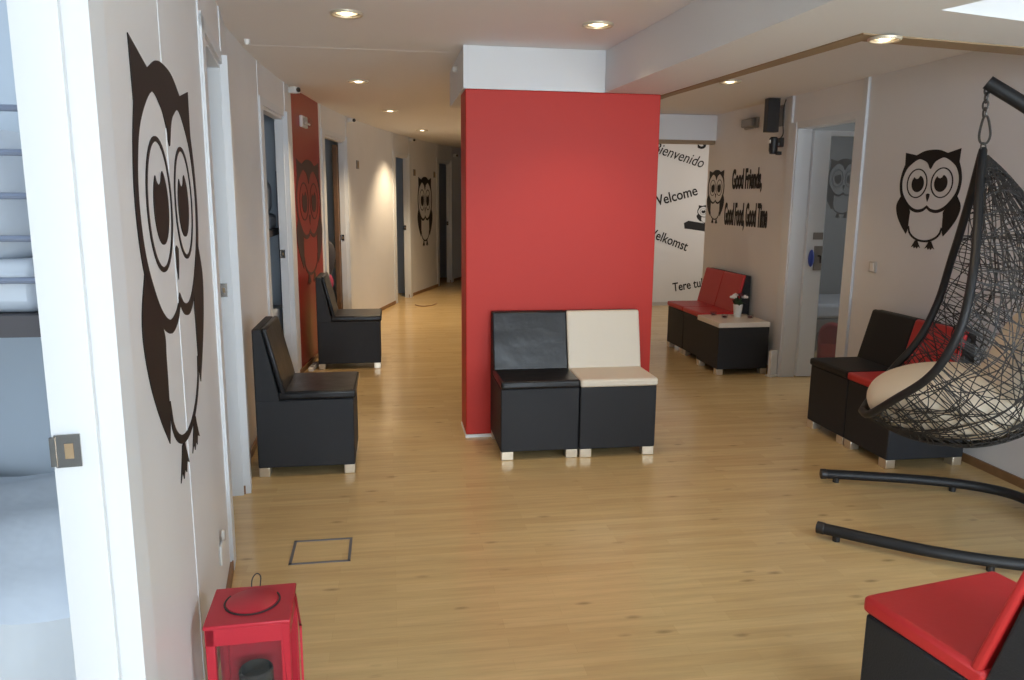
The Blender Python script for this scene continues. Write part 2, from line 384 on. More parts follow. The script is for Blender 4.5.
# ------------------------------------------------------------------ modular chairs
def chair(label, loc, rz, seat_m, back=True, group='modular chairs', w=.482, d=.482, name='modular_chair', cat='chair', tops='seat', body_m=None, h=.845, lean=0):
    t = thing(name, label, cat, loc, rz, group)
    x = w/2; y = d/2
    MB().box(-x+.003, x-.003, -y, y, .052, .440).build('body', body_m or M['blackfab'], t, bev=.008)
    st = MB()
    if tops == 'seat':
        rows = []
        yb = y-.12 if back else y
        st.box(-x+.001, x-.001, -y-.014, yb, .440, .489)
        st.build('seat', seat_m, t, bev=.014, seg=3)
    else:
        st.box(-x-.004, x+.004, -y-.006, y, .432, .478); st.build('table_top', seat_m, t, bev=.005)
    if back:
        MB().prism([(y, .43), (y+lean, h-.005), (y-.048+lean, h-.005), (y-.135, .43)], -x+.003, x-.003, lambda p, q: (q, p[0], p[1])).build('backrest', body_m or M['blackfab'], t, bev=.008)
        MB().prism([(y-.049+lean, h), (y-.076+lean, h-.004), (y-.166, .474), (y-.136, .474)], -x+.001, x-.001, lambda p, q: (q, p[0], p[1])).build('back_cushion', seat_m, t, bev=.010, seg=3)
    for sx in (-1, 1):
        for sy in (-1, 1):
            cx, cy = sx*(x-.044), sy*(y-.032)
            MB().box(cx-.037, cx+.037, cy-.03, cy+.03, 0, .054).build('foot', M['foot'], t, bev=.004)
    return t
BL, RL, CL = M['blackleather'], M['redleather'], M['creamleather']
chair('black leather modular chair standing against the red pillar, left of the cream one', (.872, 4.612, 0), 0, BL)
chair('modular chair with cream seat and back on a black base against the red pillar', (1.352, 4.606, 0), 0, CL)
chair('black modular chair seen from the side at the left wall, nearer of the two there', (-.480, 4.515, 0), R(90), BL, w=.49, d=.53)
chair('black modular chair seen from the side in front of the red wall panel', (-.375, 7.27, 0), R(90), BL, w=.48, d=.56)
chair('black modular chair by the right wall, left of the red one behind the swing chair', (3.105, 4.595, 0), R(-90), M['blackmatte'], w=.445, d=.50, h=.82)
chair('red cushioned modular chair right behind the hanging wicker chair', (3.105, 4.148, 0), R(-90), RL, w=.445, d=.50, h=.82)
chair('red cushioned modular chair by the right wall, farther one beside the lettering wall', (3.165, 7.575, 0), R(-90), RL, w=.45, d=.48)
chair('red cushioned modular chair by the right wall next to the low flower table', (3.165, 7.125, 0), R(-90), RL, w=.45, d=.48)
chair('red seated modular chair with its back to the camera at the lower right corner', (1.545, 1.572, 0), R(190), RL, lean=.03)
chair('low black cube table with a cream top holding a flower pot', (3.118, 6.625, 0), R(-90), mat('cream_table_top', (.76, .70, .62), .3), back=False, name='cube_table', cat='table', tops='table', group=None)

# ------------------------------------------------------------------ owl stickers
E6 = 6
OUT = [(0, 50), (45, 55), (91, 76), (161, 55), (158, 130), (174, 185), (181, 250), (170, 320), (143, 370), (108, 408), (64, 430), (25, 424), (0, 404)]
INN = [(0, 165), (18, 132), (38, 114), (79, 103), (136, 148), (160, 200), (166, 250), (157, 305), (135, 348), (103, 388), (64, 410), (25, 405), (0, 384)]
CORN = {2, 3, 4}
def smooth_half(P, corners):
    out = []; n = len(P)
    for i in range(n-1):
        p1, p2 = Vector(P[i]), Vector(P[i+1])
        p0 = Vector(P[i-1]) if i and i not in corners else (Vector((-p2.x, p2.y)) if i == 0 else 2*p1-p2)
        p3 = Vector(P[i+2]) if i+2 < n and (i+1) not in corners else (2*p2-p1)
        if i in corners and i+1 in corners: p0 = 2*p1-p2; p3 = 2*p2-p1
        for j in range(E6):
            t = j/E6; out.append(.5*((2*p1)+(p2-p0)*t+(2*p0-5*p1+4*p2-p3)*t*t+(3*p1-p0-3*p2+p3)*t**3))
    out.append(Vector(P[-1])); return out
def owl(name, label, origin, xdir, normal, height, m, width=None, group='owl wall stickers', cat='wall sticker', half=None, parent=None, th=.0025):
    """origin: point on the wall midway between the feet; xdir: the viewer's right along the wall."""
    sy = height/600; sx = (width or height*.9)/322
    X = Vector((xdir[0], xdir[1], 0)).normalized(); N_ = Vector((normal[0], normal[1], 0)).normalized()
    Mx = Matrix(((X.x, -N_.x, 0, origin[0]), (X.y, -N_.y, 0, origin[1]), (0, 0, 1, origin[2]), (0, 0, 0, 1)))
    t = bpy.data.objects.new(name, None); COL.objects.link(t); t.matrix_world = Mx
    tag(t, label, cat, group)
    def P3(p, d): return (p[0]*sx, -d, (655-p[1])*sy)
    def strip(mb, A, B, closed=False):
        n = len(A); vs = [P3(p, th) for p in A]+[P3(p, th) for p in B]+[P3(p, 0.0004) for p in A]+[P3(p, 0.0004) for p in B]; fs = []
        for i in range(n if closed else n-1):
            j = (i+1) % n
            fs += [(i, j, n+j, n+i), (i, 2*n+i, 2*n+j, j), (n+i, n+j, 3*n+j, 3*n+i), (2*n+i, 3*n+i, 3*n+j, 2*n+j)]
        mb.add(vs, fs)
    def poly(mb, P): mb.prism(P, th, .0004, P3)
    sides = (-1, 1) if half is None else (half,)
    hd_ = MB(); A = smooth_half(OUT, CORN); B = smooth_half(INN, {0})
    for s in sides: strip(hd_, [(s*p.x, p.y) for p in A], [(s*p.x, p.y) for p in B])
    hd_.build('head', m, t, smooth=False)
    for s in sides:
        cx = s*73
        e = MB(); n = 40
        ring = lambda rx, ry: [(cx+rx*cos(2*pi*k/n), 250+ry*sin(2*pi*k/n)) for k in range(n)]
        strip(e, ring(63, 91), ring(57, 84), True); e.build('eye_ring', m, t, smooth=False)
        pu = MB(); px = s*68; pts = []
        for k in range(48):
            a = 2*pi*k/48; q = (px+37*cos(a), 252+52*sin(a)); dx, dy = q[0]-(px-7), q[1]-203
            if hypot(dx/17, dy/20) > 1: pts.append(q)
            else:                                    # bite of the highlight
                u = dx/17; u = max(-1, min(1, u)); pts.append((px-7+17*u, 203+20*sqrt(1-u*u)))
        # rotate the list so that it starts off the bite
        poly(pu, pts); pu.build('pupil', m, t, smooth=False)
        wg = MB()
        wo = catmull([(s*a_, b_, 0) for a_, b_ in [(163, 322), (190, 385), (180, 450), (150, 512), (112, 568)]], 5)
        wi = catmull([(s*a_, b_, 0) for a_, b_ in [(104, 545), (101, 500), (100, 452), (101, 418), (140, 372)]], 5)
        poly(wg, [(p.x, p.y) for p in wo]+[(p.x, p.y) for p in wi]); wg.build('wing', m, t, smooth=False)
        ft = MB(); c = s*42
        poly(ft, [(c-8, 604), (c+8, 604), (c+13, 618), (c+29, 650), (c+15, 640), (c+9, 655), (c, 644), (c-9, 655), (c-15, 640), (c-29, 650), (c-13, 618)]); ft.build('foot', m, t, smooth=False)
    bl = MB()
    lo = 0 if half == 1 else -1; hi = 0 if half == -1 else 1
    xs = [lo+(hi-lo)*k/24 for k in range(25)]
    strip(bl, [(104*x_, 520+92*sqrt(max(0, 1-x_*x_))) for x_ in xs], [(96*x_, 515+84*sqrt(max(0, 1-x_*x_))) for x_ in xs])
    bl.build('belly', m, t, smooth=False)
    if half is None:
        bk = MB(); poly(bk, [(-11, 318), (0, 312), (11, 318), (8, 340), (0, 364), (-8, 340)]); bk.build('beak', m, t, smooth=False)
    return t
def wallpt(y, off=.0): 
    return (W(y)+off, y)
nl = Vector((1, .117)).normalized(); tl = Vector((-.117, 1)).normalized()
owl('owl_sticker', 'large black owl sticker on the pale panels of the near left wall', (W(2.235), 2.235, .80), tl, nl, 1.075, M['ink'], .955)
def chord(y0, y1, y):
    a = Vector((W(y0), y0)); b = Vector((W(y1), y1)); t = (b-a).normalized(); p = a+(b-a)*((y-y0)/(y1-y0)); return p, t, Vector((t.y, -t.x))
p, t_, n_ = chord(6.93, 8.05, 7.50)
owl('owl_sticker', 'black owl sticker on the dark red panel of the left wall', (p.x, p.y, .74), t_, n_, 1.13, mat('black_vinyl_on_red', (.045, .014, .012), .4), .95)
p, t_, n_ = chord(12.35, 13.72, 13.0)
owl('owl_sticker', 'black owl sticker at the far end of the corridor between two doorways', (p.x, p.y, .75), t_, n_, 1.12, M['ink'], .68)
owl('owl_sticker', 'black owl sticker on the white right wall above the black chair', (XR, 4.575, 1.245), (0, -1), (-1, 0), .625, M['ink'], .515)
owl('owl_sticker', 'narrow black owl sticker at the far end of the right wall, left of the lettering', (XR, 7.89, 1.30), (0, -1), (-1, 0), .555, M['ink'], .37)
owl('owl_sticker', 'faint grey owl figure on the glass of the right-hand door', (3.868, 6.2405, 1.40), (1, 0), (0, -1), .50, M['ghost'], .27)  # flat grey owl shape laid on the door glass
owl('owl_sticker', 'small black half-hidden owl sticker sitting on a branch on the lettering wall', (4.62, 10.9, 1.19), (1, 0), (0, -1), .28, M['ink'], .27)
br = MB(); br.prism([(4.27, 1.21), (4.34, 1.245), (4.6, 1.205), (4.95, 1.19), (4.95, 1.06), (4.6, 1.09), (4.35, 1.125), (4.285, 1.13)], 10.8996, 10.897, lambda p, q: (p[0], q, p[1]))
tag(br.build('branch_sticker', M['ink'], smooth=False), 'thick black branch sticker under the small owl on the lettering wall', 'wall sticker')

# ------------------------------------------------------------------ wall lettering
def lettering(body, origin, xdir, normal, w, h, label, rot=0, shear=0, bold=0, m=None, group='black wall lettering', name='wall_lettering'):
    c = bpy.data.curves.new('t', 'FONT'); c.body = body; c.size = 1; c.shear = shear; c.offset = bold; c.extrude = .002; c.resolution_u = 3
    tmp = bpy.data.objects.new('t', c); COL.objects.link(tmp)
    dg = bpy.context.evaluated_depsgraph_get(); me = bpy.data.meshes.new_from_object(tmp.evaluated_get(dg))
    bpy.data.objects.remove(tmp)
    xs = [v.co.x for v in me.vertices]; ys = [v.co.y for v in me.vertices]
    kx = w/(max(xs)-min(xs)); ky = h/(max(ys)-min(ys)); x0, y0 = min(xs), min(ys)
    for v in me.vertices:
        x, y, z = (v.co.x-x0)*kx, (v.co.y-y0)*ky, v.co.z
        v.co = (x*cos(rot)-y*sin(rot), -.0025-(z*1.0), x*sin(rot)+y*cos(rot))
    me.materials.clear(); me.materials.append(m or M['ink'])
    X = Vector((*xdir, 0)); N_ = Vector((*normal, 0))
    o = bpy.data.objects.new(name, me); COL.objects.link(o)
    o.matrix_world = Matrix(((X.x, -N_.x, 0, origin[0]), (X.y, -N_.y, 0, origin[1]), (0, 0, 1, origin[2]), (0, 0, 0, 1)))
    return tag(o, label, 'wall lettering', group)
YW = 10.9
def wtxt(s, x, z, w, h, rot, lab, **k): return lettering(s, (x, YW, z), (1, 0), (0, -1), w, h, lab, R(rot), **k)
wtxt('Bienvenido', 3.75, 2.215, .79, .15, -16, 'thin black word Bienvenido sloping down on the lettering wall', shear=.25)
wtxt('Welcome', 3.77, 1.43, .72, .15, 15, 'black word Welcome sloping up on the lettering wall', bold=.012)
wtxt('Velkomst', 3.74, 1.01, .62, .14, -20, 'black word Velkomst sloping down below the branch sticker', bold=.010)
wtxt('Tere tulemast', 4.155, .20, .82, .13, 9, 'black words starting Tere at the foot of the lettering wall', bold=.010)
wtxt('S', 4.42, 2.27, .13, .2, 0, 'black letter at the top corner of the lettering wall', bold=.02)
lettering('Good Friends,', (XR, 7.50, 1.62), (0, -1), (-1, 0), .64, .235, 'tall narrow black lettering Good Friends on the right wall', bold=.035)
lettering('Good Food, Good Time', (XR, 7.64, 1.255), (0, -1), (-1, 0), .93, .27, 'tall narrow black lettering Good Food, Good Time on the right wall', bold=.035)

# ------------------------------------------------------------------ hanging wicker chair
HX, HY = 2.622, 3.167
HR = atan2(-.535, .845)
RIM = [(0, 0, 1.775), (-.01, .11, 1.60), (-.02, .26, 1.42), (-.035, .39, 1.25), (-.06, .455, 1.06), (-.11, .445, .90), (-.17, .40, .79), (-.27, .29, .67), (-.36, .13, .55), (-.388, 0, .53)]   # u, w, z (one side)
BACK = [(0, 1.775), (.09, 1.69), (.18, 1.585), (.33, 1.38), (.45, 1.12), (.485, .88), (.42, .66), (.30, .52), (.165, .445), (.03, .415), (-.13, .422), (-.26, .462), (-.388, .53)]
rimS = catmull(RIM, 10); backS = catmull([(a_, 0, b_) for a_, b_ in BACK], 8)
def samp(L_, t):
    x = max(0, min(1, t))*(len(L_)-1); i = min(int(x), len(L_)-2); return L_[i].lerp(L_[i+1], x-i)
def bowl(a, th, k=1.0, c=None):
    r = samp(rimS, a); b = samp(backS, a)
    w = r.y*sin(th); q = cos(th)
    p = Vector((r.x+(b.x-r.x)*q, w, r.z+(b.z-r.z)*q))
    return p
sw = thing('hanging_chair', 'teardrop hanging chair of dark open wicker at the right edge', 'hanging chair', (HX, HY, 0), HR)
loop = rimS+[Vector((p.x, -p.y, p.z)) for p in reversed(rimS[1:-1])]
MB().tube(loop, .0185, 10, closed=True).build('rim', M['metal'], sw)
wv = MB()
def strand(pts, r=.0027): wv.tube(pts, r, 4, cap=False)
rd = random.Random(3)
def jit(x, s): return x+rd.uniform(-s, s)
NA = 36
for i in range(66):                                    # strands running from top to lip
    th0 = -1.5+3.0*(i+.5)/66+rd.uniform(-.02, .02); ph = rd.uniform(0, 6); am = rd.uniform(.02, .12); fr_ = rd.uniform(1, 4)
    a0 = rd.choice([.02, .02, .04, .12]); a1 = rd.choice([.985, .985, .985, .8])
    strand([bowl(a0+(a1-a0)*k/NA, max(-1.55, min(1.55, th0+am*sin(ph+fr_*6.28*k/NA)))) for k in range(NA+1)])
for i in range(84):                                    # strands running from rim to rim
    a_ = .04+.94*(i+.5)/84+rd.uniform(-.006, .006); ph = rd.uniform(0, 6); am = rd.uniform(.004, .02); fr_ = rd.uniform(1, 3); sl = rd.uniform(-.04, .04)
    strand([bowl(max(.01, min(.99, a_+am*sin(ph+fr_*6.28*k/28)+sl*(k/28-.5))), -1.56+3.12*k/28) for k in range(29)])
for i in range(80):                                   # diagonals and loops
    a_ = rd.uniform(.08, .9); th = rd.uniform(-1.5, 1.5); ang = rd.uniform(0, 6.28); cu = rd.uniform(-.16, .16); pts = []
    for k in range(34):
        pts.append(bowl(a_, th))
        ang += cu*rd.uniform(.3, 1.5); a_ += .014*cos(ang); th += .075*sin(ang)
        if not (.02 < a_ < .985): ang = pi-ang; a_ = max(.02, min(.985, a_))
        if abs(th) > 1.54: ang = -ang; th = max(-1.54, min(1.54, th))
    strand(pts)
wv.build('wicker_weave', M['wicker'], sw)
MB().tube([p+Vector((0, 0, -.004)) for p in backS[34:]], .011, 8).build('spine', M['wicker'], sw)
# chain and snap hook
ch = MB()
def link(c, ln, wd, r, rz):
    pts = [(wd*cos(2*pi*k/16), 0, ln*sin(2*pi*k/16)) for k in range(16)]
    ch.tube([Matrix.Rotation(rz, 3, 'Z') @ Vector(p)+Vector(c) for p in pts], r, 6, closed=True)
for k in range(4): link((-.01, 0, 2.035-k*.032), .022, .012, .0042, 0.4+(k % 2)*pi/2)
ch.build('chain', M['chain'], sw)
hk = MB(); hk.tube(catmull([(-.004, 0, 1.925), (-.017, 0, 1.91), (-.027, 0, 1.85), (-.020, 0, 1.815), (0, 0, 1.805), (.020, 0, 1.815), (.027, 0, 1.85), (.010, 0, 1.91)], 4, True), .0055, 6, closed=True)
hk.tube([(.012*cos(2*pi*k/14), .012*sin(2*pi*k/14)*.3, 1.79+.02*sin(2*pi*k/14)) for k in range(14)], .004, 6, closed=True)
hk.v = [tuple(Matrix.Rotation(.55, 3, 'Z') @ Vector(p)) for p in hk.v]
hk.build('snap_hook', M['chain'], sw)

st = thing('chair_stand', 'black steel tube stand on the floor carrying the hanging wicker chair', 'chair stand', (HX, HY, 0), HR)
sp = [(-.555, .40), (-.35, .455), (-.1, .515), (.1, .54), (.26, .525), (.37, .47), (.45, .34), (.485, .15), (.485, -.15), (.45, -.32), (.37, -.40), (.2, -.44), (-.05, -.455), (-.3, -.43), (-.545, -.39)]
MB().tube(catmull([(a_+.018, b_, .046) for a_, b_ in sp], 6), .026, 12).build('base_tube', M['metal'], st)
MB().tube(catmull([(.503, 0, .046), (.60, 0, .25), (.74, 0, .65), (.78, 0, 1.05), (.68, 0, 1.42), (.46, 0, 1.73), (.16, 0, 1.95), (-.012, 0, 2.068)], 7), .030, 12).build('pole', M['metal'], st)
for (a_, b_), (c_, d_) in (((-.557, .394), (-.527, .402)), ((-.547, -.385), (-.512, -.393))):
    MB().tube([(a_, b_, .046), (c_, d_, .046)], .0285, 12).build('end_cap', M['darkplast'], st, bev=.003)
for a_, b_ in ((-.475, .422), (.11, .541), (-.46, -.402), (.15, -.446)):
    MB().lathe([(.017, 0), (.017, .03)], 12, (a_, b_, 0)).build('foot_pad', M['darkplast'], st)
MB().tube([(-.012, 0, 2.05), (-.012, 0, 2.035)], .006).build('hook_eye', M['chain'], st)

# cushion lying in the wicker bowl
cu = MB()
def pillow(c, ax, tilt, n_=2.5, nu=28, nv=18):
    sg = lambda v, e: math.copysign(abs(v)**e, v)
    rows = []
    for i in range(nv+1):
        la = -pi/2+pi*i/nv; row = []
        for j in range(nu):
            lo = 2*pi*j/nu
            x = ax[0]*cos(la)**(2/n_)*sg(cos(lo), 2/2.2); y = ax[1]*cos(la)**(2/n_)*sg(sin(lo), 2/2.2); z = ax[2]*sg(sin(la), 2/1.9)
            z *= 1+.07*sin(7*x/ax[0]*.6+2*y/ax[1])*cos(la)+.05*sin(5*y/ax[1]+x*3)*cos(la)
            p = Matrix.Rotation(tilt, 3, 'Y') @ Vector((x, y, z)); row.append(p+Vector(c))
        rows.append(row)
    cu.grid(rows, True)
pillow((-.035, 0, .625), (.345, .345, .165), R(-3))
pillow((.275, 0, .90), (.34, .335, .115), R(-62))
# keep the pillow inside the wicker bowl
from mathutils.kdtree import KDTree
bs = []
for i in range(91):
    for j in range(61):
        a_, th = .02+.97*i/90, -1.54+3.08*j/60
        p = bowl(a_, th); du = bowl(a_+.004, th)-bowl(a_-.004, th); dv = bowl(a_, th+.01)-bowl(a_, th-.01)
        n = du.cross(dv); n = n.normalized() if n.length > 1e-12 else Vector((0, 0, 1))
        if n.dot(Vector((-.10, 0, .95))-p) < 0: n = -n
        bs.append((p, n))
kd = KDTree(len(bs))
for i, (p, n) in enumerate(bs): kd.insert(p, i)
kd.balance()
for it in range(3):
    for i, v in enumerate(cu.v):
        v = Vector(v); _, k_, _ = kd.find(v); p, n = bs[k_]; d = (v-p).dot(n)
        if d < .012: cu.v[i] = tuple(v+n*(.012-d))
co = cu.build('seat_cushion', M['cushion'], smooth=True, subd=1)
co.location = (HX, HY, 0); co.rotation_euler = (0, 0, HR)
tag(co, 'puffy cream cushion lying inside the hanging wicker chair', 'cushion')

# ------------------------------------------------------------------ red lantern
ln = thing('lantern', 'red metal lantern with glass sides on the floor at the near left wall', 'lantern', (-.402, 2.092, 0), R(2))
hw, hd2, zt = .113, .105, .42
MB().box(-hw, hw, -hd2, hd2, zt-.012, zt).build('roof', M['lantern'], ln, bev=.003)
bd = MB(); e = .004
for sx in (-1, 1):
    for sy in (-1, 1): bd.box(min(sx*(hw-e), sx*(hw-.028)), max(sx*(hw-e), sx*(hw-.028)), min(sy*(hd2-e), sy*(hd2-.028)), max(sy*(hd2-e), sy*(hd2-.028)), 0, zt-.012)
for z0, z1 in ((0, .05), (zt-.062, zt-.012)):
    for s in (-1, 1):
        bd.box(-hw+e, hw-e, min(s*(hd2-e), s*(hd2-.012)), max(s*(hd2-e), s*(hd2-.012)), z0, z1)
        bd.box(min(s*(hw-e), s*(hw-.012)), max(s*(hw-e), s*(hw-.012)), -hd2+e, hd2-e, z0, z1)
bd.box(-hw+e, hw-e, -hd2+e, hd2-e, 0, .012)
bd.build('frame', M['lantern'], ln, bev=.002)
for s in (-1, 1):
    MB().box(-hw+.02, hw-.02, s*(hd2-.014)-.001, s*(hd2-.014)+.001, .045, zt-.055).build('glass_pane' if s < 0 else 'back_panel', M['glass'] if s < 0 else M['lantern'], ln)
    if s < 0: MB().box(s*(hw-.014)-.001, s*(hw-.014)+.001, -hd2+.02, hd2-.02, .045, zt-.055).build('glass_pane', M['glass'], ln)
MB().lathe([(.070, .0), (.070, .004), (.066, .006), (.0001, .007)], 36, (0, .012, zt)).build('lid', M['lantern'], ln)
MB().tube([(.0745*cos(a_), .012+.0745*sin(a_), zt+.002) for a_ in [R(150+k*8) for k in range(31)]], .0025, 6).build('lid_gap', M['darkplast'], ln)
MB().tube(catmull([(-.014, hd2-.006, zt-.004), (-.012, hd2+.004, zt+.02), (.000, hd2+.008, zt+.034), (.012, hd2+.004, zt+.026), (.010, hd2-.006, zt-.004)], 5), .0018, 6).build('wire_loop', M['darkplast'], ln)
dmx = Matrix.Translation((hw-.004, hd2-.01, 0)) @ Matrix.Rotation(R(9), 4, 'Z')
df = MB()
df.box(-.003, .003, -.185, -.175, .02, zt-.03, dmx); df.box(-.003, .003, -.01, 0, .02, zt-.03, dmx); df.box(-.003, .003, -.185, 0, .02, .03, dmx); df.box(-.003, .003, -.185, 0, zt-.04, zt-.03, dmx)
dfo = df.build('door', M['lantern'], ln); MB().box(-.001, .001, -.18, -.005, .025, zt-.035, dmx).build('door_glass', M['glass'], dfo)
cd = MB().lathe([(.045, 0), (.048, .01), (.048, .20), (.044, .205), (.044, .17), (.0001, .17)], 24)
cdo = cd.build('candle_jar', M['candle']); cdo.location = (-.402, 2.10, .012); tag(cdo, 'dark glass candle jar inside the red lantern', 'candle')

# ------------------------------------------------------------------ flower pot and glasses on the cube table
TZ = .478
fp = thing('flower_pot', 'white pot of small white and wine red flowers on the cream table', 'flower pot', (3.20, 6.72, TZ))
MB().lathe([(.032, 0), (.045, .115), (.041, .117), (.038, .10), (.0001, .10)], 24).build('pot', M['plast'], fp)
fo = MB(); rq = random.Random(5)
for k in range(26):
    a_ = rq.uniform(0, 6.28); r0 = rq.uniform(.0, .03); r1 = rq.uniform(.03, .085); z1 = rq.uniform(.11, .19)
    p0 = Vector((r0*cos(a_), r0*sin(a_), .10)); p1 = Vector((r1*cos(a_), r1*sin(a_), z1)); sd = Vector((-sin(a_), cos(a_), 0))*.014; md = (p0+p1)/2+Vector((0, 0, .02))
    fo.add([p0, md+sd, p1, md-sd, md+Vector((0, 0, .004))], [(0, 1, 4), (1, 2, 4), (2, 3, 4), (3, 0, 4), (0, 3, 2, 1)])
fo.build('foliage', M['leaf'], fp)
for (x, y, z, m_, r_) in ((-.055, -.01, .185, 'petal', .03), (-.02, .02, .20, 'petal', .024), (.055, -.02, .185, 'petal', .028), (.03, .03, .20, 'winepetal', .028), (.01, -.03, .205, 'winepetal', .02)):
    fl = MB()
    for k in range(6):
        a_ = k*pi/3; fl.ball((x+r_*.6*cos(a_), y+r_*.6*sin(a_), z), r_*.62, r_*.62, r_*.42, 8, 5)
    fl.ball((x, y, z+.008), r_*.5, r_*.5, r_*.5, 8, 5)
    fl.build('flower', M[m_], fp)
for (x, y, lab) in ((3.00, 6.80, 'small glass tealight holder on the cream table, the far left one'), (3.04, 6.64, 'small glass tealight holder on the cream table, the middle one in front'), (3.27, 6.60, 'small glass tealight holder on the cream table, right of the flower pot')):
    g = thing('tealight_holder', lab, 'tealight', (x, y, TZ), 0, 'tealights on the cream table')
    MB().lathe([(.024, 0), (.030, .008), (.032, .038), (.029, .038), (.027, .01), (.0001, .008)], 18).build('glass', M['glass'], g)
    MB().lathe([(.018, .0085), (.018, .02), (.0001, .021)], 14).build('candle', M['winepetal'], g)
# ------------------------------------------------------------------ bunk beds
def bunk(label, x, y, group='bunk beds', z0=0):
    t = thing('bunk_bed', label, 'bunk bed', (x, y, 0), 0, group)     # head end at local x=0, reaching to -x; front at local y=0
    Lb, Db = 2.0, .95
    for lx in (0, -Lb):
        for ly in (.0, Db): MB().box(lx-.022, lx+.022, ly-.012, ly+.03, 0, 1.76).build('post', M['bunk'], t, bev=.004)
    rl = MB()
    for z in (1.735, 1.64, 1.545, 1.45, 1.355): rl.tube([(0, .01, z), (-Lb, .01, z)], .0075, 8)
    rl.build('guard_rail', M['bunk'], t)
    MB().box(-Lb, 0, 0, Db, 1.225, 1.275).build('upper_board', M['darkboard'], t)
    MB().box(-Lb+.03, -.03, .03, Db-.02, 1.275, 1.40).build('upper_mattress', M['sheet'], t, bev=.03, seg=3)
    MB().box(-.85, -.035, .03, Db-.1, 1.38, 1.70).build('upper_bedding', M['sheet'], t, bev=.1, seg=4)
    MB().box(-Lb, 0, 0, Db, .26, .33).build('lower_board', M['darkboard'], t)
    rows = []
    nx, ny = 26, 14; r5 = random.Random(11)
    for j in range(ny+1):
        row = []
        for i in range(nx+1):
            X = .012-(Lb-.02)*i/nx; Y = -.025+(Db-.0)*j/ny
            z = .545+.02*sin(X*9+Y*4)+.014*sin(Y*17-X*6)+.045*(1-math.exp(-(j/2.2)))+.07*math.exp(-((X+.45)/.35)**2)*sin(pi*j/ny)
            row.append((X, Y+.012*sin(X*14), z))
        rows.append(row)
    front = [(p[0], p[1]-.004+.012*sin(p[0]*22), .36) for p in rows[0]]
    back_ = [(p[0], p[1], .33) for p in rows[-1]]
    b = MB(); b.grid([front]+rows+[back_]); 
    for s in (0, -1):
        b.f.append(tuple(i*(nx+1)+(0 if s == 0 else nx) for i in range(ny+3)))
    b.build('lower_bedding', M['sheet'], t)
    return t
bk = bunk('blue grey metal bunk bed with grey sheets in the near left room', -.772, 1.90)
for lab, x, y in (('dark bunk bed glimpsed through the doorway left of the red wall panel', -.935, 6.10), ('dark bunk bed glimpsed through the fifth doorway down the corridor', .05, 11.75), ('dark bunk bed glimpsed through the last doorway of the corridor', .80, 14.0), ('bunk bed glimpsed through the narrow gap of the doorway behind the big owl', -1.0, 3.95)):
    c = copy_tree(bk); c.location = (x, y, 0); c['label'] = lab
# fourth doorway: brown door leaf, jacket and pink cloth
p = Vector((W(9.12), 9.12))
q = MB().box(-.05, .0, 0, .75, .02, 2.12); lo_ = q.build('leaf', M['brown'], hd['door_4'], bev=.003); lo_.location = (p.x-.072, p.y-.03, 0); lo_.rotation_euler = (0, 0, R(-10))
jk = MB(); rows = []
for i in range(12):
    z = i/11; rr_ = .05+.10*sin(pi*min(1, z*1.05)**.7)
    rows.append([(rr_*1.0*cos(2*pi*j/14)*(1+.1*sin(3*j)), rr_*.7*sin(2*pi*j/14), 1.12-.52*z+.0*j) for j in range(14)])
jk.grid(rows, True); jo = jk.build('jacket', M['jacket'], subd=1); jo.location = (-.70, 8.86, .12); jo.scale = (.75, .75, .85); tag(jo, 'dark jacket hanging just inside the doorway right of the red panel', 'jacket')
pk = MB().ball((0, 0, 0), .05, .05, .09, 12, 8); po = pk.build('pink_cloth', M['pink'], subd=1); po.location = (-.66, 8.70, .62); tag(po, 'small pink cloth below the dark jacket in the doorway by the red panel', 'cloth')

# room behind the right door: bed edge and red bag
bd_ = thing('bed', 'pale bed standing behind the right-hand doorway', 'bed', (4.75, 7.55, 0))
MB().box(-.45, 1.2, -.25, .6, .20, .34).build('base', M['greyplast'], bd_, bev=.01)
MB().box(-.45, 1.2, -.25, .6, .34, .50).build('mattress', M['sheet'], bd_, bev=.04, seg=3)
for lx in (-.38, 1.1):
    for ly in (-.18, .5): MB().box(lx-.03, lx+.03, ly-.03, ly+.03, 0, .20).build('leg', M['greyplast'], bd_)
bg = thing('red_bag', 'rounded red bag standing on the floor just inside the right-hand doorway', 'bag', (4.30, 6.93, 0), R(-32))
prof = [(-.115, .0), (.115, .0)]+[(.118*cos(R(k*15)), .24+.125*sin(R(k*15))) for k in range(13)]
MB().prism(prof, -.08, .08, lambda p, t: (p[0], t, p[1])).build('body', mat('red_bag_cloth', (.34, .012, .02), .6), bg, bev=.02, seg=3)
MB().prism([(-.09, .03), (.09, .03), (.095, .17), (-.095, .17)], -.105, -.08, lambda p, t: (p[0], t, p[1])).build('front_pocket', M['redleather'], bg, bev=.008)

# ------------------------------------------------------------------ small fittings
def wall_cam(y, label, z=2.405, s=1.0):
    a = Vector((W(y-.05), y-.05)); b = Vector((W(y+.05), y+.05)); t = (b-a).normalized(); n = Vector((t.y, -t.x))
    o = thing('security_camera', label, 'security camera', (W(y), y, z), atan2(n.y, n.x)-R(35), 'security cameras along the corridor')
    MB().box(0, .012, -.025, .025, -.02, .025).build('mount', M['plast'], o, bev=.003)
    MB().tube([(.01, 0, .0), (.045, 0, .0)], .008).build('arm', M['plast'], o)
    h = MB().box(.03, .11, -.03, .03, -.025, .025).build('housing', M['plast'], o, bev=.006)
    MB().tube([(.108, 0, 0), (.122, 0, 0)], .019, 12).build('lens', M['darkplast'], h)
wall_cam(6.84, 'small white camera at the ceiling just left of the red wall panel')
wall_cam(9.35, 'small white camera at the ceiling over the doorway right of the red panel')
wall_cam(12.3, 'small white camera at the ceiling between the far doorway and the far owl')
wall_cam(14.5, 'small white camera at the ceiling above the last doorway', 2.30)
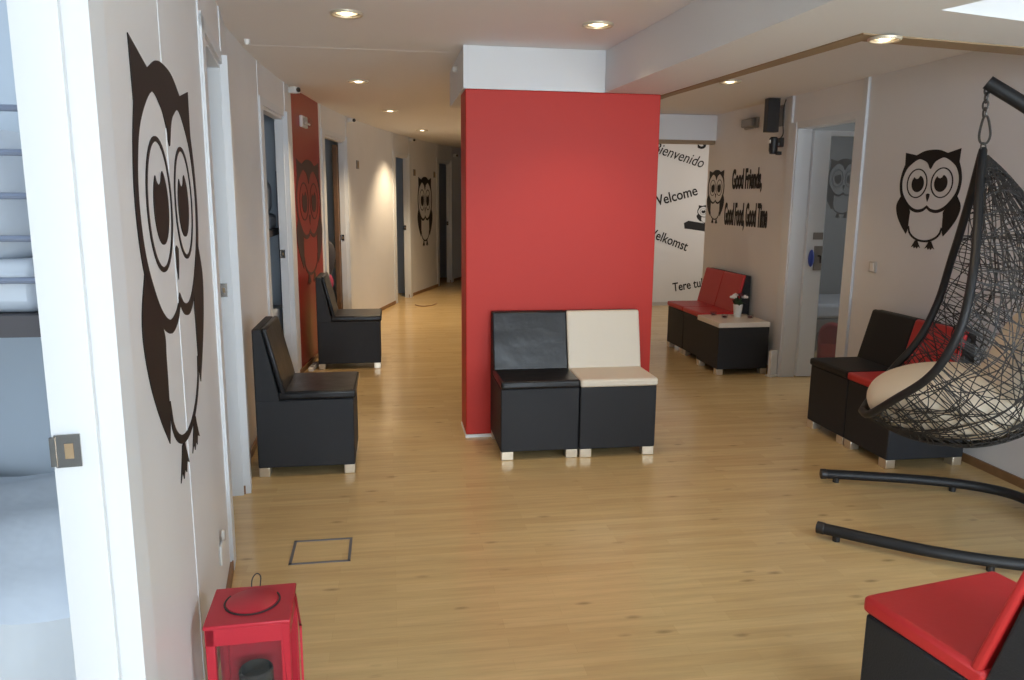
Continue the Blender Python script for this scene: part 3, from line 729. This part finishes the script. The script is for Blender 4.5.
# emergency lights
def emergency(name, label, loc, rz, m, mm, w=.25):
    o = thing(name, label, 'emergency light', loc, rz)
    MB().box(-w/2, w/2, -.03, 0, -.05, .05).build('back_plate', m, o, bev=.008)
    MB().box(-w/2+.02, w/2-.02, -.075, -.03, -.036, .04).build('cover', mm, o, bev=.012)
    MB().tube([(-w/2+.03, -.05, -.015), (w/2-.03, -.05, -.015)], .01).build('tube', M['plast'], o)
p, t_, n_ = chord(6.93, 8.05, 7.32)
emergency('emergency_light', 'small white emergency light high on the dark red panel', (p.x, p.y, 2.20), atan2(t_.y, t_.x), M['plast'], M['glass'], .22)
emergency('emergency_light', 'dark glazed emergency light high on the right wall above the lettering', (XR, 7.12, 2.265), R(-90), M['greyplast'], M['greyplast'], .26)
# black wall speaker, its bracket and the small device below
spk = thing('wall_speaker', 'black box speaker on a metal bracket at the top of the right wall', 'speaker', (XR, 6.56, 2.28), R(-90))
MB().box(-.02, .055, -.165, -.055, -.145, .14).build('cabinet', M['darkplast'], spk, bev=.004)
MB().box(-.035, .035, -.012, 0, -.09, .09).build('wall_plate', M['greyplast'], spk)
MB().tube(catmull([(0, -.012, .06), (.02, -.04, .045), (0, -.06, .04)], 4), .007).build('bracket_arm', M['greyplast'], spk)
MB().tube(catmull([(.05, -.004, .13), (.07, -.03, .06), (.05, -.02, -.02), (.075, -.03, -.08), (.06, -.015, -.16), (.04, -.03, -.2)], 6), .005).build('cable', M['darkplast'], spk)
dv = thing('wall_spotlight', 'small black swivelling device fixed to the wall below the black speaker', 'spotlight', (XR, 6.53, 2.04), R(-90))
MB().box(-.03, .03, -.03, 0, -.03, .05).build('mount', M['darkplast'], dv, bev=.004)
MB().tube([(0, -.02, 0), (.01, -.07, -.02)], .012).build('arm', M['greyplast'], dv)
MB().lathe([(.028, -.09), (.038, -.06), (.038, .04), (.026, .055)], 16, (.005, -.085, .0), None).build('housing', M['darkplast'], dv)
MB().box(-.02, .02, -.128, -.12, -.0, .03).build('label_plate', M['plast'], dv)
MB().box(.02, .06, -.07, -.03, -.10, -.07).build('plug', M['darkplast'], dv, bev=.003)
# switches and sockets
sw2 = thing('light_switch', 'white light switch on the right wall beside the door', 'light switch', (XR, 5.075, 1.085), R(-90))
MB().box(-.04, .04, -.009, 0, -.04, .04).build('plate', M['paleplast'], sw2, bev=.004); MB().box(-.022, .022, -.014, -.009, -.03, .03).build('rocker', M['plast'], sw2, bev=.002)
so_ = thing('wall_socket', 'white wall socket low on the near left wall behind the lantern', 'socket', (W(2.83), 2.83, .255), atan2(tl.y, tl.x))
MB().box(-.06, .06, -.010, 0, -.045, .03).build('plate', M['plast'], so_, bev=.004); MB().lathe([(.022, 0), (.020, .012), (.0001, .012)], 16, (0, 0, 0), Matrix.Translation((0, -.008, .05)) @ Matrix.Rotation(R(90), 4, 'X')).build('cap', M['paleplast'], so_)
# door signs along the corridor
for y, lab in ((9.75, 'small dark door sign on the corridor wall just past the brown door leaf'), (12.5, 'small dark door sign left of the far owl'), (13.5, 'small dark door sign right of the far owl')):
    a = Vector((W(y-.05), y-.05)); b = Vector((W(y+.05), y+.05)); t = (b-a).normalized()
    ds = thing('door_sign', lab, 'door sign', (W(y), y, 1.93), atan2(t.y, t.x), 'corridor door signs')
    MB().box(-.05, .05, -.012, 0, -.05, .05).build('plate', M['greyplast'], ds, bev=.002); MB().box(-.035, .035, -.014, -.012, -.035, .035).build('face', M['tan'], ds)
# smoke detectors
for (x, y, z, lab, r_) in ((-.80, 4.95, ZC, 'tiny white smoke detector on the ceiling near the left wall', .016), (.40, 5.3, 2.38, 'small white sensor beside the bulkhead above the red pillar', .02)):
    sd_ = MB().lathe([(r_*.5, -.03), (r_, -.02), (r_*1.1, 0)], 16); so2 = sd_.build('smoke_detector', M['plast']); so2.location = (x if r_ != .02 else .43, y, z)
    if r_ == .02: so2.rotation_euler = (0, R(90), 0); so2.location = (PX0-.012, y, z)
    tag(so2, lab, 'smoke detector')
sc_ = thing('security_camera', 'tiny dark camera sticking out behind the right top corner of the red pillar', 'security camera', (PX1, 5.10, 2.10), 0)
MB().box(0, .02, -.02, .02, -.02, .02).build('mount', M['darkplast'], sc_); MB().tube([(.02, 0, 0), (.06, -.02, -.005)], .012).build('housing', M['darkplast'], sc_)
# white thing by the door, power strip and cord on the floor
wt = thing('wifi_router', 'white upright router on the floor between the cube table and the door', 'router', (3.362, 6.30, 0), R(-70))
MB().box(-.018, .018, -.04, .04, .012, .235).build('case', M['plast'], wt, bev=.006); MB().box(-.035, .035, -.05, .05, 0, .012).build('stand', M['plast'], wt, bev=.003)
MB().tube(catmull([(0, .03, .01), (.03, .10, .01), (.02, .2, .006), (.0, .24, .006)], 5), .005).build('cable', M['plast'], wt)
ps = thing('power_strip', 'white power strip on the floor at the foot of the red wall panel', 'power strip', (-.705, 7.10, 0), R(84))
MB().box(-.13, .13, -.022, .022, 0, .035).build('case', M['plast'], ps, bev=.005)
for k in (-.08, 0, .08): MB().lathe([(.016, .034), (.016, .037), (.0001, .037)], 12, (k, 0, 0)).build('outlet', M['greyplast'], ps)
cb = MB().tube(catmull([(.36, 11.25, .006), (.42, 11.12, .006), (.52, 11.10, .006), (.62, 11.22, .006), (.68, 11.40, .006)], 6), .008, 6)
tag(cb.build('cord', M['wood']), 'thin reddish cord lying on the floor far down the corridor', 'cord')
